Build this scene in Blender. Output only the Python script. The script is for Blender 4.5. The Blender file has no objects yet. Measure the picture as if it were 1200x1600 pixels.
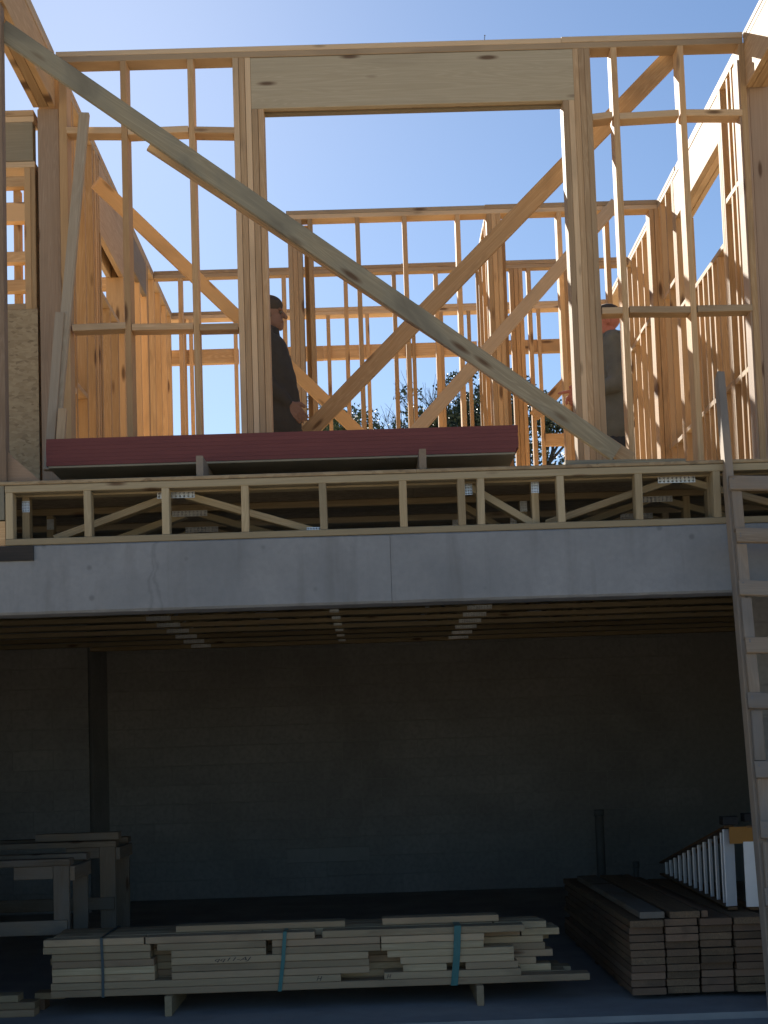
import bpy, bmesh, math, random
from mathutils import Vector, Matrix
from mathutils import noise as mnoise
random.seed(7)
SC = bpy.context.scene
COL = SC.collection
rad = math.radians

# ------------------------------------------------------------------ camera
FPX, CX, CY = 2350.0, 600.0, 988.0            # focal length and optical centre in photo pixels
TH, RO, YA = 0.0821, 0.0326, 0.0102           # pitch, roll, yaw
EYE = Vector((0, 0, 1.45))
cF = Vector((math.sin(YA)*math.cos(TH), math.cos(YA)*math.cos(TH), math.sin(TH)))
r0 = Vector((math.cos(YA), -math.sin(YA), 0)); u0 = r0.cross(cF)
cR = math.cos(RO)*r0 - math.sin(RO)*u0
cU = math.sin(RO)*r0 + math.cos(RO)*u0
cam = bpy.data.cameras.new('camera'); camo = bpy.data.objects.new('camera', cam); COL.objects.link(camo)
camo.matrix_world = Matrix(((cR.x, cU.x, -cF.x, EYE.x), (cR.y, cU.y, -cF.y, EYE.y), (cR.z, cU.z, -cF.z, EYE.z), (0, 0, 0, 1)))
cam.sensor_fit = 'VERTICAL'; cam.sensor_height = 24.0; cam.lens = 24.0*FPX/1600.0
cam.shift_y = (CY-800.0)/1600.0
cam.clip_end = 2000.0
SC.camera = camo

# ------------------------------------------------------------------ sky, sun, exposure
SUN_EL, SUN_AZ = rad(28.5), rad(-11.5)        # behind the house, a little to the left
sun_dir = Vector((math.sin(SUN_AZ)*math.cos(SUN_EL), math.cos(SUN_AZ)*math.cos(SUN_EL), math.sin(SUN_EL)))
world = bpy.data.worlds.new('World'); SC.world = world; world.use_nodes = True
wn = world.node_tree; wn.nodes.clear()
sky = wn.nodes.new('ShaderNodeTexSky'); sky.sky_type = 'NISHITA'; sky.sun_disc = False
sky.sun_elevation = SUN_EL; sky.sun_rotation = SUN_AZ
sky.air_density = 1.0; sky.dust_density = 0.21; sky.ozone_density = 5.0
bg = wn.nodes.new('ShaderNodeBackground'); bg.inputs['Strength'].default_value = 0.0395
wo = wn.nodes.new('ShaderNodeOutputWorld')
wn.links.new(sky.outputs[0], bg.inputs[0]); wn.links.new(bg.outputs[0], wo.inputs[0])
sl = bpy.data.lights.new('sun', 'SUN'); sl.energy = 5.0; sl.angle = rad(0.53); sl.color = (1.0, 0.93, 0.82)
so = bpy.data.objects.new('sun', sl); COL.objects.link(so)
so.rotation_euler = sun_dir.to_track_quat('Z', 'Y').to_euler()
SC.view_settings.view_transform = 'Standard'; SC.view_settings.look = 'None'
SC.view_settings.gamma = 1.0; SC.view_settings.use_curve_mapping = False
SC.view_settings.exposure = 1.55
SC.cycles.max_bounces = 10; SC.cycles.diffuse_bounces = 6

# ------------------------------------------------------------------ measuring helpers: a photo pixel met with a plane of the place
def ray(px, py): return cF + (px-CX)/FPX*cR - (py-CY)/FPX*cU
def W(px, py, Y): d = ray(px, py); return EYE + d*(Y/d.y)
def WZ(px, py, z): d = ray(px, py); return EYE + d*((z-EYE.z)/d.z)
def WX(px, py, X): d = ray(px, py); return EYE + d*(X/d.x)
def proj(p):
    d = Vector(p)-EYE; k = d.dot(cF)
    return CX+FPX*d.dot(cR)/k, CY-FPX*d.dot(cU)/k

# ------------------------------------------------------------------ materials
def nodes(name):
    m = bpy.data.materials.new(name); m.use_nodes = True
    nt = m.node_tree; b = nt.nodes['Principled BSDF']
    return m, nt, b
def N(nt, t, **kw):
    n = nt.nodes.new(t)
    for k, v in kw.items():
        if k.startswith('i_'): n.inputs[int(k[2:])].default_value = v
        else: setattr(n, k, v)
    return n
def mixc(nt, fac, a, b, mode='MIX'):
    n = N(nt, 'ShaderNodeMix', data_type='RGBA', blend_type=mode)
    for sock, v in ((n.inputs[0], fac), (n.inputs[6], a), (n.inputs[7], b)):
        if hasattr(v, 'links') or isinstance(v, bpy.types.NodeSocket): nt.links.new(v, sock)
        else: sock.default_value = v if not isinstance(v, tuple) else (*v, 1)[:4]
    return n.outputs[2]
def mth(nt, op, a, b=0.0, clamp=False):
    n = N(nt, 'ShaderNodeMath', operation=op, use_clamp=clamp)
    for i, v in enumerate((a, b)):
        if isinstance(v, bpy.types.NodeSocket): nt.links.new(v, n.inputs[i])
        else: n.inputs[i].default_value = v
    return n.outputs[0]
def rng(nt, v, a, b, c=0.0, d=1.0):
    n = N(nt, 'ShaderNodeMapRange'); nt.links.new(v, n.inputs[0])
    for i, x in enumerate((a, b, c, d)): n.inputs[i+1].default_value = x
    return n.outputs[0]
def objco(nt, sc, rnd=True):
    tc = N(nt, 'ShaderNodeTexCoord'); v = tc.outputs['Object']
    if rnd:
        oi = N(nt, 'ShaderNodeObjectInfo'); cb = N(nt, 'ShaderNodeCombineXYZ')
        for i, k in enumerate((31.7, 17.3, 23.1)): nt.links.new(mth(nt, 'MULTIPLY', oi.outputs['Random'], k), cb.inputs[i])
        ad = N(nt, 'ShaderNodeVectorMath', operation='ADD'); nt.links.new(v, ad.inputs[0]); nt.links.new(cb.outputs[0], ad.inputs[1]); v = ad.outputs[0]
    ml = N(nt, 'ShaderNodeVectorMath', operation='MULTIPLY'); nt.links.new(v, ml.inputs[0]); ml.inputs[1].default_value = sc
    return ml.outputs[0]
def noise(nt, vec, scale, detail=3.0, dist=0.0, rough=0.5):
    n = N(nt, 'ShaderNodeTexNoise'); n.inputs['Scale'].default_value = scale; n.inputs['Detail'].default_value = detail
    n.inputs['Distortion'].default_value = dist; n.inputs['Roughness'].default_value = rough
    if vec: nt.links.new(vec, n.inputs['Vector'])
    return n.outputs['Fac']
def wood(name, light, dark, tint, knot=(0.10, 0.05, 0.025), grey=None, knots=0.14, rough=0.75, vary=0.35, dirt=0.25):
    m, nt, b = nodes(name)
    fib = noise(nt, objco(nt, (0.9, 26, 26)), 3.0, 5, 0.3, 0.65)
    bandv = noise(nt, objco(nt, (0.28, 5.5, 5.5)), 2.2, 2, 1.2)
    ring = mth(nt, 'ABSOLUTE', mth(nt, 'SINE', mth(nt, 'MULTIPLY', bandv, 42.0)))
    c = mixc(nt, mth(nt, 'MULTIPLY', ring, 0.75), light, dark)
    c = mixc(nt, rng(nt, fib, 0.35, 0.70, 0.0, 0.85), c, dark)
    oi = N(nt, 'ShaderNodeObjectInfo')
    c = mixc(nt, mth(nt, 'MULTIPLY', oi.outputs['Random'], vary*2), c, tint)
    br = N(nt, 'ShaderNodeTexWhiteNoise', noise_dimensions='1D'); nt.links.new(mth(nt, 'MULTIPLY', oi.outputs['Random'], 91.7), br.inputs['W'])
    k = rng(nt, br.outputs['Value'], 0, 1, 0.64, 1.14)
    hsv = N(nt, 'ShaderNodeHueSaturation'); nt.links.new(k, hsv.inputs['Value']); nt.links.new(c, hsv.inputs['Color']); c = hsv.outputs[0]
    blot = noise(nt, objco(nt, (1.1, 2.5, 2.5)), 1.7, 4, 0.5)
    if grey: c = mixc(nt, rng(nt, blot, 0.42, 0.62, 0.0, 0.8), c, grey)
    c = mixc(nt, rng(nt, blot, 0.55, 0.8, 0.0, dirt), c, (0.09, 0.065, 0.045))
    vo = N(nt, 'ShaderNodeTexVoronoi'); nt.links.new(objco(nt, (1.25, 5.2, 0.6)), vo.inputs['Vector']); vo.inputs['Scale'].default_value = 1.6
    kn = rng(nt, vo.outputs['Distance'], knots*0.45, knots, 0.85, 0.0)
    c = mixc(nt, kn, c, knot)
    nt.links.new(c, b.inputs['Base Color']); b.inputs['Roughness'].default_value = rough
    b.inputs['Specular IOR Level'].default_value = 0.25
    bp = N(nt, 'ShaderNodeBump'); bp.inputs['Strength'].default_value = 0.35; bp.inputs['Distance'].default_value = 0.004
    nt.links.new(fib, bp.inputs['Height']); nt.links.new(bp.outputs[0], b.inputs['Normal'])
    return m
M = {}
M['pine'] = wood('framing_pine', (0.66, 0.47, 0.265), (0.45, 0.28, 0.135), (0.60, 0.38, 0.19), vary=0.45, knots=0.17, dirt=0.35)
M['fir'] = wood('planed_fir', (0.64, 0.46, 0.28), (0.46, 0.30, 0.16), (0.66, 0.50, 0.32), vary=0.4, knots=0.15, dirt=0.35)
M['truss'] = wood('truss_timber', (0.52, 0.42, 0.26), (0.36, 0.27, 0.15), (0.47, 0.40, 0.26), vary=0.3, dirt=0.2)
M['grey'] = wood('weathered_timber', (0.40, 0.35, 0.24), (0.22, 0.18, 0.115), (0.36, 0.34, 0.25), grey=(0.24, 0.235, 0.185), vary=0.2, dirt=0.9, knots=0.18)
M['pale'] = wood('pale_timber', (0.62, 0.50, 0.31), (0.47, 0.35, 0.20), (0.52, 0.36, 0.22), vary=0.45, dirt=0.5)
M['brown'] = wood('brown_timber', (0.33, 0.22, 0.125), (0.19, 0.12, 0.07), (0.27, 0.165, 0.105), vary=0.5, dirt=0.8)
M['used'] = wood('used_timber', (0.37, 0.285, 0.195), (0.23, 0.165, 0.105), (0.33, 0.265, 0.195), grey=(0.25, 0.225, 0.19), vary=0.3, dirt=0.4)
M['tan'] = wood('tan_timber', (0.47, 0.35, 0.245), (0.33, 0.23, 0.15), (0.42, 0.29, 0.20), vary=0.3, dirt=0.3)
M['lean'] = wood('greyed_board', (0.45, 0.38, 0.28), (0.32, 0.26, 0.18), (0.40, 0.33, 0.25), vary=0.3, dirt=0.5)
M['charred'] = wood('dark_timber', (0.07, 0.065, 0.06), (0.03, 0.03, 0.03), (0.05, 0.05, 0.05), vary=0.2)

def plain(name, col, rough=0.7, metal=0.0, var=0.25, scale=6.0, bump=0.0, col2=None, rnd=True):
    m, nt, b = nodes(name)
    n = noise(nt, objco(nt, (1, 1, 1), rnd), scale, 5, 0.2, 0.6)
    c2 = col2 or tuple(x*(1-var) for x in col)
    c = mixc(nt, rng(nt, n, 0.3, 0.7), c2, col)
    nt.links.new(c, b.inputs['Base Color']); b.inputs['Roughness'].default_value = rough; b.inputs['Metallic'].default_value = metal
    if bump:
        bp = N(nt, 'ShaderNodeBump'); bp.inputs['Strength'].default_value = bump; bp.inputs['Distance'].default_value = 0.01
        nt.links.new(n, bp.inputs['Height']); nt.links.new(bp.outputs[0], b.inputs['Normal'])
    return m
def osb_mat(name, a, bcol, d):
    m, nt, b = nodes(name)
    vo = N(nt, 'ShaderNodeTexVoronoi'); nt.links.new(objco(nt, (34, 70, 70)), vo.inputs['Vector']); vo.inputs['Scale'].default_value = 1.0
    sp = N(nt, 'ShaderNodeSeparateColor'); nt.links.new(vo.outputs['Color'], sp.inputs[0])
    c = mixc(nt, sp.outputs[0], a, bcol); c = mixc(nt, rng(nt, sp.outputs[1], 0.75, 1.0, 0, 0.7), c, d)
    n = noise(nt, objco(nt, (1, 1, 1)), 3.0, 4); c = mixc(nt, rng(nt, n, 0.45, 0.75, 0, 0.4), c, d)
    nt.links.new(c, b.inputs['Base Color']); b.inputs['Roughness'].default_value = 0.85
    return m
M['osb'] = osb_mat('strand_board', (0.42, 0.32, 0.19), (0.33, 0.24, 0.135), (0.20, 0.14, 0.08))
def concrete_mat():
    m, nt, b = nodes('beam_concrete')
    v = objco(nt, (1, 1, 1), False)
    n1 = noise(nt, v, 1.3, 6, 0.3, 0.6); n2 = noise(nt, v, 38.0, 4)
    c = mixc(nt, rng(nt, n1, 0.32, 0.68), (0.20, 0.213, 0.22), (0.315, 0.325, 0.33))
    c = mixc(nt, rng(nt, n2, 0.35, 0.7, 0.0, 0.25), c, (0.18, 0.19, 0.20))
    dr_ = noise(nt, objco(nt, (7, 1, 0.7), False), 1.5, 4, 0.4)
    c = mixc(nt, rng(nt, dr_, 0.52, 0.72, 0.0, 0.45), c, (0.155, 0.155, 0.15))
    # a ragged old run of grout, wider towards its foot
    sx = N(nt, 'ShaderNodeSeparateXYZ'); nt.links.new(v, sx.inputs[0])
    wob = noise(nt, v, 9.0, 4)
    dx = mth(nt, 'ABSOLUTE', mth(nt, 'ADD', mth(nt, 'SUBTRACT', sx.outputs[0], CRACK_X), mth(nt, 'MULTIPLY', mth(nt, 'SUBTRACT', wob, 0.5), 0.12)))
    edge = mth(nt, 'ABSOLUTE', mth(nt, 'SUBTRACT', dx, mth(nt, 'MULTIPLY', mth(nt, 'SUBTRACT', 2.62, sx.outputs[2]), 0.07)))
    c = mixc(nt, rng(nt, edge, 0.002, 0.014, 0.32, 0.0), c, (0.12, 0.125, 0.13))
    spots = N(nt, 'ShaderNodeTexVoronoi'); nt.links.new(objco(nt, (1, 1, 1), False), spots.inputs['Vector']); spots.inputs['Scale'].default_value = 6.0
    c = mixc(nt, rng(nt, spots.outputs['Distance'], 0.05, 0.12, 0.5, 0.0), c, (0.10, 0.105, 0.11))
    nt.links.new(c, b.inputs['Base Color']); b.inputs['Roughness'].default_value = 0.9
    bp = N(nt, 'ShaderNodeBump'); bp.inputs['Strength'].default_value = 0.25; bp.inputs['Distance'].default_value = 0.006
    nt.links.new(n2, bp.inputs['Height']); nt.links.new(bp.outputs[0], b.inputs['Normal'])
    return m
CRACK_X = W(241, 880, 7.78).x
M['concrete'] = concrete_mat()
M['slab'] = plain('slab_concrete', (0.38, 0.37, 0.36), 0.9, var=0.35, scale=2.2, bump=0.2)
M['soil'] = plain('sandy_soil', (0.50, 0.40, 0.27), 0.95, var=0.2, scale=0.6, bump=0.4)
def block_mat():
    m, nt, b = nodes('concrete_block')
    g = N(nt, 'ShaderNodeNewGeometry')
    st = noise(nt, g.outputs['Position'], 0.7, 5, 0.8); fn = noise(nt, g.outputs['Position'], 24, 4)
    oi = N(nt, 'ShaderNodeObjectInfo')
    c = mixc(nt, rng(nt, oi.outputs['Random'], 0, 1, 0.0, 0.5), (0.46, 0.46, 0.44), (0.36, 0.36, 0.35))
    c = mixc(nt, rng(nt, st, 0.42, 0.66, 0.0, 0.6), c, (0.26, 0.255, 0.24)); c = mixc(nt, rng(nt, fn, 0.4, 0.75, 0.0, 0.5), c, (0.24, 0.24, 0.23))
    nt.links.new(c, b.inputs['Base Color']); b.inputs['Roughness'].default_value = 0.95
    return m
M['block'] = block_mat()
M['block_old'] = plain('concrete_block', (0.45, 0.45, 0.43), 0.95, var=0.12, scale=9, bump=0.3)
M['mortar'] = plain('mortar', (0.42, 0.42, 0.40), 0.95, var=0.2, scale=20)
M['red'] = plain('red_edge_paint', (0.195, 0.06, 0.056), 0.85, var=0.16, scale=2.0)
M['plyface'] = plain('sheet_face', (0.34, 0.30, 0.22), 0.85, var=0.3, scale=4.0)
M['zinc'] = plain('galvanised_steel', (0.62, 0.66, 0.70), 0.38, 0.85, var=0.2, scale=30)
M['nail'] = plain('nail_steel', (0.25, 0.24, 0.23), 0.5, 0.8)
M['alu'] = plain('ladder_aluminium', (0.92, 0.93, 0.94), 0.4, 0.3, var=0.08)
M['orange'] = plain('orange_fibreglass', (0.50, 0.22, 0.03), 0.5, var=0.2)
M['shaded_orange'] = plain('shaded_fibreglass', (0.17, 0.08, 0.02), 0.5, var=0.2)  # darker copy of the orange for the rails, their shade put into the colour
M['rubber'] = plain('black_rubber', (0.02, 0.02, 0.02), 0.7)
M['teal'] = plain('teal_strap', (0.045, 0.19, 0.18), 0.45, var=0.2, scale=20)
M['darkstrap'] = plain('dark_strap', (0.05, 0.08, 0.09), 0.45)
M['ink'] = plain('marker_ink', (0.02, 0.02, 0.025), 0.6)
M['pipe'] = plain('grey_pipe', (0.22, 0.22, 0.21), 0.6)
M['skin_red'] = plain('ruddy_skin', (0.46, 0.17, 0.115), 0.6, var=0.15, scale=12)
M['skin'] = plain('skin', (0.17, 0.095, 0.07), 0.6, var=0.15, scale=12)
M['jacket_dark'] = plain('dark_jacket_cloth', (0.035, 0.034, 0.032), 0.9, var=0.3, scale=9, bump=0.3)
M['jacket_green'] = plain('grey_green_jacket_cloth', (0.135, 0.14, 0.125), 0.9, var=0.3, scale=9, bump=0.3)
M['denim'] = plain('dark_denim', (0.03, 0.035, 0.045), 0.9, var=0.3, scale=25)
M['cap'] = plain('cap_cloth', (0.05, 0.043, 0.038), 0.9)
M['boot'] = plain('boot_leather', (0.10, 0.06, 0.03), 0.7)
M['eye'] = plain('eye', (0.06, 0.05, 0.045), 0.3)
M['hair'] = plain('hair', (0.03, 0.022, 0.016), 0.7)
M['bark'] = plain('bark', (0.10, 0.08, 0.06), 0.95, var=0.4, scale=8)
M['leaf_dark'] = plain('dark_leaves', (0.05, 0.075, 0.035), 0.6, col2=(0.028, 0.042, 0.022), scale=1.2)
M['leaf_mid'] = plain('mid_green_leaves', (0.09, 0.12, 0.05), 0.6, col2=(0.05, 0.075, 0.03), scale=1.2)

# ------------------------------------------------------------------ object helpers
def link(name, me, mat=None, parent=None):
    o = bpy.data.objects.new(name, me); COL.objects.link(o)
    if mat and not me.materials: me.materials.append(mat)
    if parent: o.parent = parent
    return o
def tag(o, label, cat=None, group=None, kind=None):
    if label: o['label'] = label
    if cat: o['category'] = cat
    if group: o['group'] = group
    if kind: o['kind'] = kind
    return o
def thing(name, label, cat, loc=(0, 0, 0), group=None):
    o = bpy.data.objects.new(name, None); COL.objects.link(o); o.location = loc; o.empty_display_size = 0.2
    return tag(o, label, cat, group)
def mesh_from(name, verts, faces):
    me = bpy.data.meshes.new(name); me.from_pydata([tuple(v) for v in verts], [], faces); me.update(); return me
_cache = {}
def board_mesh(L, w, t, mat, c=0.003):
    """a sawn board along local X with eased long edges"""
    key = (round(L, 3), round(w, 4), round(t, 4), mat.name)
    if key in _cache: return _cache[key]
    h, k = w/2, t/2; c = min(c, h*0.4, k*0.4) if mat.name != 'red_edge_paint' else 0.0007
    sec = [(-h+c, -k), (h-c, -k), (h, -k+c), (h, k-c), (h-c, k), (-h+c, k), (-h, k-c), (-h, -k+c)]
    vs = [(x, y, z) for x in (-L/2, L/2) for y, z in sec]
    fs = [(i, (i+1) % 8, 8+(i+1) % 8, 8+i) for i in range(8)] + [tuple(range(7, -1, -1)), tuple(range(8, 16))]
    fs = [f[::-1] for f in fs]
    fs = [f[::-1] for f in fs]
    me = mesh_from('board', vs, fs); me.materials.append(mat); _cache[key] = me
    return me
def place(o, Mw, parent):
    if parent: o.parent = parent; o.matrix_basis = Matrix.Translation(-parent.location) @ Mw
    else: o.matrix_basis = Mw
    return o
CROOKED = {'stud', 'cripple_stud', 'blocking', 'web', 'rung', 'cleat'}
def stick(name, p0, p1, w, t, mat, parent=None, side=(0, 1, 0), jit=0.0):
    """board from p0 to p1 (centre line); w is measured across, t along the direction nearest to side"""
    p0, p1 = Vector(p0), Vector(p1); ax = p1-p0; L = ax.length; ax.normalize()
    s = Vector(side); s = (s - ax*s.dot(ax)).normalized(); y = s.cross(ax)
    if jit:
        p0 = p0+Vector((random.uniform(-jit, jit) for _ in range(3))); 
    Mw = Matrix(((ax.x, y.x, s.x, 0), (ax.y, y.y, s.y, 0), (ax.z, y.z, s.z, 0), (0, 0, 0, 1)))
    if name in CROOKED:                          # sawn timber is never quite straight or plumb
        Mw = Mw @ Matrix.Rotation(random.gauss(0, .0013 if L > 1.2 else .006), 4, 'Z') @ Matrix.Rotation(random.gauss(0, .012), 4, 'X')
    Mw.translation = (p0+p1)/2
    o = link(name, board_mesh(L, w, t, mat))
    return place(o, Mw, parent)
def box(name, x0, x1, y0, y1, z0, z1, mat, parent=None, along='x'):
    """axis-aligned board, grain along the given axis"""
    c = Vector(((x0+x1)/2, (y0+y1)/2, (z0+z1)/2)); dx, dy, dz = x1-x0, y1-y0, z1-z0
    if along == 'x': return stick(name, c-Vector((dx/2, 0, 0)), c+Vector((dx/2, 0, 0)), dz, dy, mat, parent, (0, 1, 0))
    if along == 'y': return stick(name, c-Vector((0, dy/2, 0)), c+Vector((0, dy/2, 0)), dz, dx, mat, parent, (1, 0, 0))
    return stick(name, c-Vector((0, 0, dz/2)), c+Vector((0, 0, dz/2)), dx, dy, mat, parent, (0, 1, 0))
def plate_mesh(w, h, cols, rows):
    """toothed connector plate: a thin sheet with pressed teeth, in local XZ, facing -Y"""
    bm = bmesh.new()
    bmesh.ops.create_cube(bm, size=1, matrix=Matrix.Diagonal((w, 0.0015, h, 1)))
    for i in range(cols):
        for j in range(rows):
            x = -w/2+w*(i+.5)/cols; z = -h/2+h*(j+.5)/rows
            r = bmesh.ops.create_cone(bm, cap_ends=False, segments=4, radius1=min(w/cols, h/rows)*0.42, radius2=0.0005, depth=0.005,
                                      matrix=Matrix.Translation((x, -0.0033, z)) @ Matrix.Rotation(rad(90), 4, 'X'))
    me = bpy.data.meshes.new('nail_plate'); bm.to_mesh(me); bm.free(); me.materials.append(M['zinc']); return me

# ------------------------------------------------------------------ ground and garage
def sheet(name, x0, x1, y0, y1, z0, z1, mat):
    bm = bmesh.new(); bmesh.ops.create_cube(bm, size=1, matrix=Matrix.Translation(((x0+x1)/2, (y0+y1)/2, (z0+z1)/2)) @ Matrix.Diagonal((x1-x0, y1-y0, z1-z0, 1)))
    me = bpy.data.meshes.new(name); bm.to_mesh(me); bm.free(); return link(name, me, mat)
gm = mesh_from('ground', [(-600, -600, -0.15), (600, -600, -0.15), (600, 900, -0.15), (-600, 900, -0.15)], [(0, 1, 2, 3)])
tag(link('ground', gm, M['soil']), 'bare sandy ground around the building site', kind='structure')
YF = 7.78                                      # front face of the house
tag(sheet('garage_floor', -4.6, 4.6, 8.32, 16.2, -0.14, 0.0, M['slab']), 'grey concrete garage floor under the lumber', kind='structure')
tag(sheet('driveway', -4.6, 4.6, 4.0, 8.312, -0.145, -0.035, M['slab']), 'grey concrete apron in front of the garage', kind='structure')

def block_wall(name, label, X0, X1, Y, Z1, seen):
    """courses of concrete blocks in front of a mortar core; seen limits the blocks built to what the opening shows"""
    r = thing(name, label, 'wall', ((X0+X1)/2, Y, 0))
    core = sheet('mortar_core', X0, X1, Y+0.006, Y+0.19, -0.14, Z1, M['mortar']); place(core, Matrix.Identity(4), r)
    bw, bh = 0.405, 0.2032; me = None; rows = int(Z1/bh+0.999)
    for j in range(rows):
        z0 = j*bh; z1 = min(z0+bh-0.01, Z1-0.004)
        if z1-z0 < 0.03: continue
        x = X0 - (bw/2 if j % 2 else 0)
        while x < X1-0.02:
            a, b_ = max(x, X0), min(x+bw-0.01, X1)
            if b_-a > 0.05 and b_ > seen[0] and a < seen[1]:
                box('block', a, b_, Y-random.uniform(0, 0.003), Y+0.05, z0, z1, M['block'], r, 'x')
            x += bw
    return r
BEAM_B, BEAM_T, DECK = 2.243, 2.603, 2.942
block_wall('back_wall', 'dark concrete block wall at the far end of the garage', -2.95, 4.6, 16.2, 2.92, (-2.8, 3.2))
block_wall('side_wall', 'concrete block wall on the left, stepped forward of the far wall', -4.6, -2.83, 15.1, 2.92, (-4.3, -2.8))
block_wall('pier_wall', 'grey concrete block wall behind the site-built ladder', 2.43, 4.6, 9.55, 2.6, (2.4, 2.9))
for x, lab in ((-4.7, 'garage side wall of concrete block on the left, in the dark'), (4.6, 'garage side wall of concrete block on the right, in the dark')):
    o = sheet('flank_wall', x, x+0.1, 7.95, 16.4, -0.14, 2.92, M['block']); tag(o, lab, 'wall')
for (a, b_, lab) in ((-4.7, -2.35, 'concrete pier carrying the left end of the beam'), (2.62, 4.7, 'concrete pier carrying the right end of the beam')):
    o = sheet('pier', a, b_, YF+0.02, YF+0.19, -0.14, BEAM_B-0.002, M['concrete']); tag(o, lab, 'pier')
o = sheet('return_wall', -2.98, -2.83, 15.30, 16.2, -0.14, 2.92, M['block']); tag(o, 'shaded return wall between the stepped wall and the far wall', 'wall')
# the concrete beam over the opening, cast in lengths with an open joint between
bt = thing('concrete_beam', 'long grey concrete beam over the dark garage opening', 'beam', (0, YF, BEAM_B))
JX = W(611, 890, YF).x
def beam_seg(x0, x1):
    nx = max(2, int((x1-x0)/0.08)); prof = [(0.19, 0), (0.012, 0), (0.0, 0.012), (0.0, 0.12), (0, 0.24), (0.0, 0.352), (0.008, 0.36), (0.19, 0.36)]
    vs, fs = [], []
    for i in range(nx+1):
        x = x0+(x1-x0)*i/nx
        if i == 0: x += 0.0
        for k, (y, z) in enumerate(prof):
            e = 0.004*mnoise.noise((x*3, z*4, 0)) if y < 0.1 else 0
            ez = 0.003*mnoise.noise((x*9, 7, k)) if z in (0, 0.36, 0.352, 0.012) else 0
            vs.append((x, YF+y+e, BEAM_B+z+ez*(1 if z < 0.1 else 0.6)))
    n = len(prof)
    for i in range(nx):
        for k in range(n): fs.append((i*n+k, i*n+(k+1) % n, (i+1)*n+(k+1) % n, (i+1)*n+k))
    fs += [tuple(range(n-1, -1, -1)), tuple(range(nx*n, nx*n+n))]
    me = mesh_from('beam_length', vs, fs); place(link('beam_length', me, M['concrete']), Matrix.Identity(4), bt)
beam_seg(-4.7, JX-0.0009); beam_seg(JX+0.0009, 4.7)
db = box('dark_block', W(0, 870, YF).x-0.3, W(53, 865, YF).x, YF-0.014, YF+0.004, W(20, 877, YF).z, BEAM_T-0.004, M['charred'])
tag(db, 'blackened timber block set into the beam below the left truss end', 'block')

# ------------------------------------------------------------------ floor trusses
def xat(px, py=795, Y=YF): return W(px, py, Y).x
CH, CHW = 0.038, 0.089
XL = xat(8)
XR = 4.6
def truss_front():
    r = thing('rim_truss', 'pale ladder-like rim truss along the front edge of the deck', 'truss', (XL, YF, BEAM_T))
    box('bottom_chord', XL, XR, YF, YF+CHW, BEAM_T+0.002, BEAM_T+0.036, M['truss'], r)
    box('top_chord', XL, XR, YF, YF+CHW, DECK-0.021-CH, DECK-0.021, M['truss'], r)
    xs = [xat(p) for p in (14, 136.5, 258.5, 382.5, 505, 630.5, 722, 752, 877.5, 999.5, 1122)]
    x = xs[-1]
    while x < XR-0.5: x += 0.406; xs.append(x)
    for x in xs:
        box('web', x-0.0195, x+0.0195, YF+0.002, YF+CHW-0.004, BEAM_T+0.037, DECK-0.0595, M['truss'], r, 'z')
    return r
truss_front()
PL = plate_mesh(0.20, 0.034, 9, 2); PLS = plate_mesh(0.075, 0.045, 5, 3); PLV = plate_mesh(0.04, 0.06, 3, 4)
ORD = 'first second third fourth fifth sixth seventh eighth ninth tenth eleventh twelfth thirteenth fourteenth fifteenth sixteenth seventeenth eighteenth'.split()
def flab(i): return ORD[i]+' zigzag floor truss back from the rim truss'
def floor_truss(Y, XL=XL, lab=flab(0)):
    r = thing('floor_truss', lab, 'truss', (XL, Y, BEAM_T), 'floor trusses over the garage')
    zb, zt = BEAM_T+0.002, DECK-0.021
    box('bottom_chord', XL, XR, Y, Y+CHW, zb, zb+CH, M['truss'], r)
    box('top_chord', XL, XR, Y, Y+CHW, zt-CH, zt, M['truss'], r)
    for p in (30, 842, 1122): box('web', xat(p)-.0195, xat(p)+.0195, Y+0.002, Y+CHW-0.004, zb+CH+.001, zt-CH-.001, M['truss'], r, 'z')
    def dg(pa, pb, up):
        a, b_ = xat(pa), xat(pb); z0, z1 = (zb+CH+0.014, zt-CH-0.014)
        if not up: z0, z1 = z1, z0
        stick('diagonal', (a, Y+CHW/2, z0), (b_, Y+CHW/2, z1), CH, CHW-0.01, M['truss'], r)
    for a, b_, u in ((75, 262, 1), (285, 488, 0), (738, 838, 0), (858, 1060, 1), (1080, 1290, 0), (1310, 1510, 1), (1530, 1730, 0)): dg(a, b_, u)
    def pl(me, p, z):
        place(link('nail_plate', me), Matrix.Translation((xat(p), Y-0.002, z)), r)
    pl(PL, 59, zb+0.019); pl(PL, 270, zt-0.052); pl(PLS, 488, zb+0.046); pl(PL, 842, zb+0.028); pl(PL, 1068, zt-0.052); pl(PLV, 31, zt-0.09); pl(PLV, 736, zt-0.07); pl(PLV, 842, zt-0.07)
    return r
def copy_thing(src, dloc):
    r = src.copy(); COL.objects.link(r); r.location = Vector(src.location)+Vector(dloc)
    for ch in list(src.children):
        c = ch.copy(); COL.objects.link(c); c.parent = r
    return r
floor_truss(YF+0.14)
ft = floor_truss(YF+0.14+0.61, -4.6, flab(1))
for i in range(1, 12):
    copy_thing(ft, (0, 0.61*i, 0))['label'] = flab(i+1)
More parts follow.
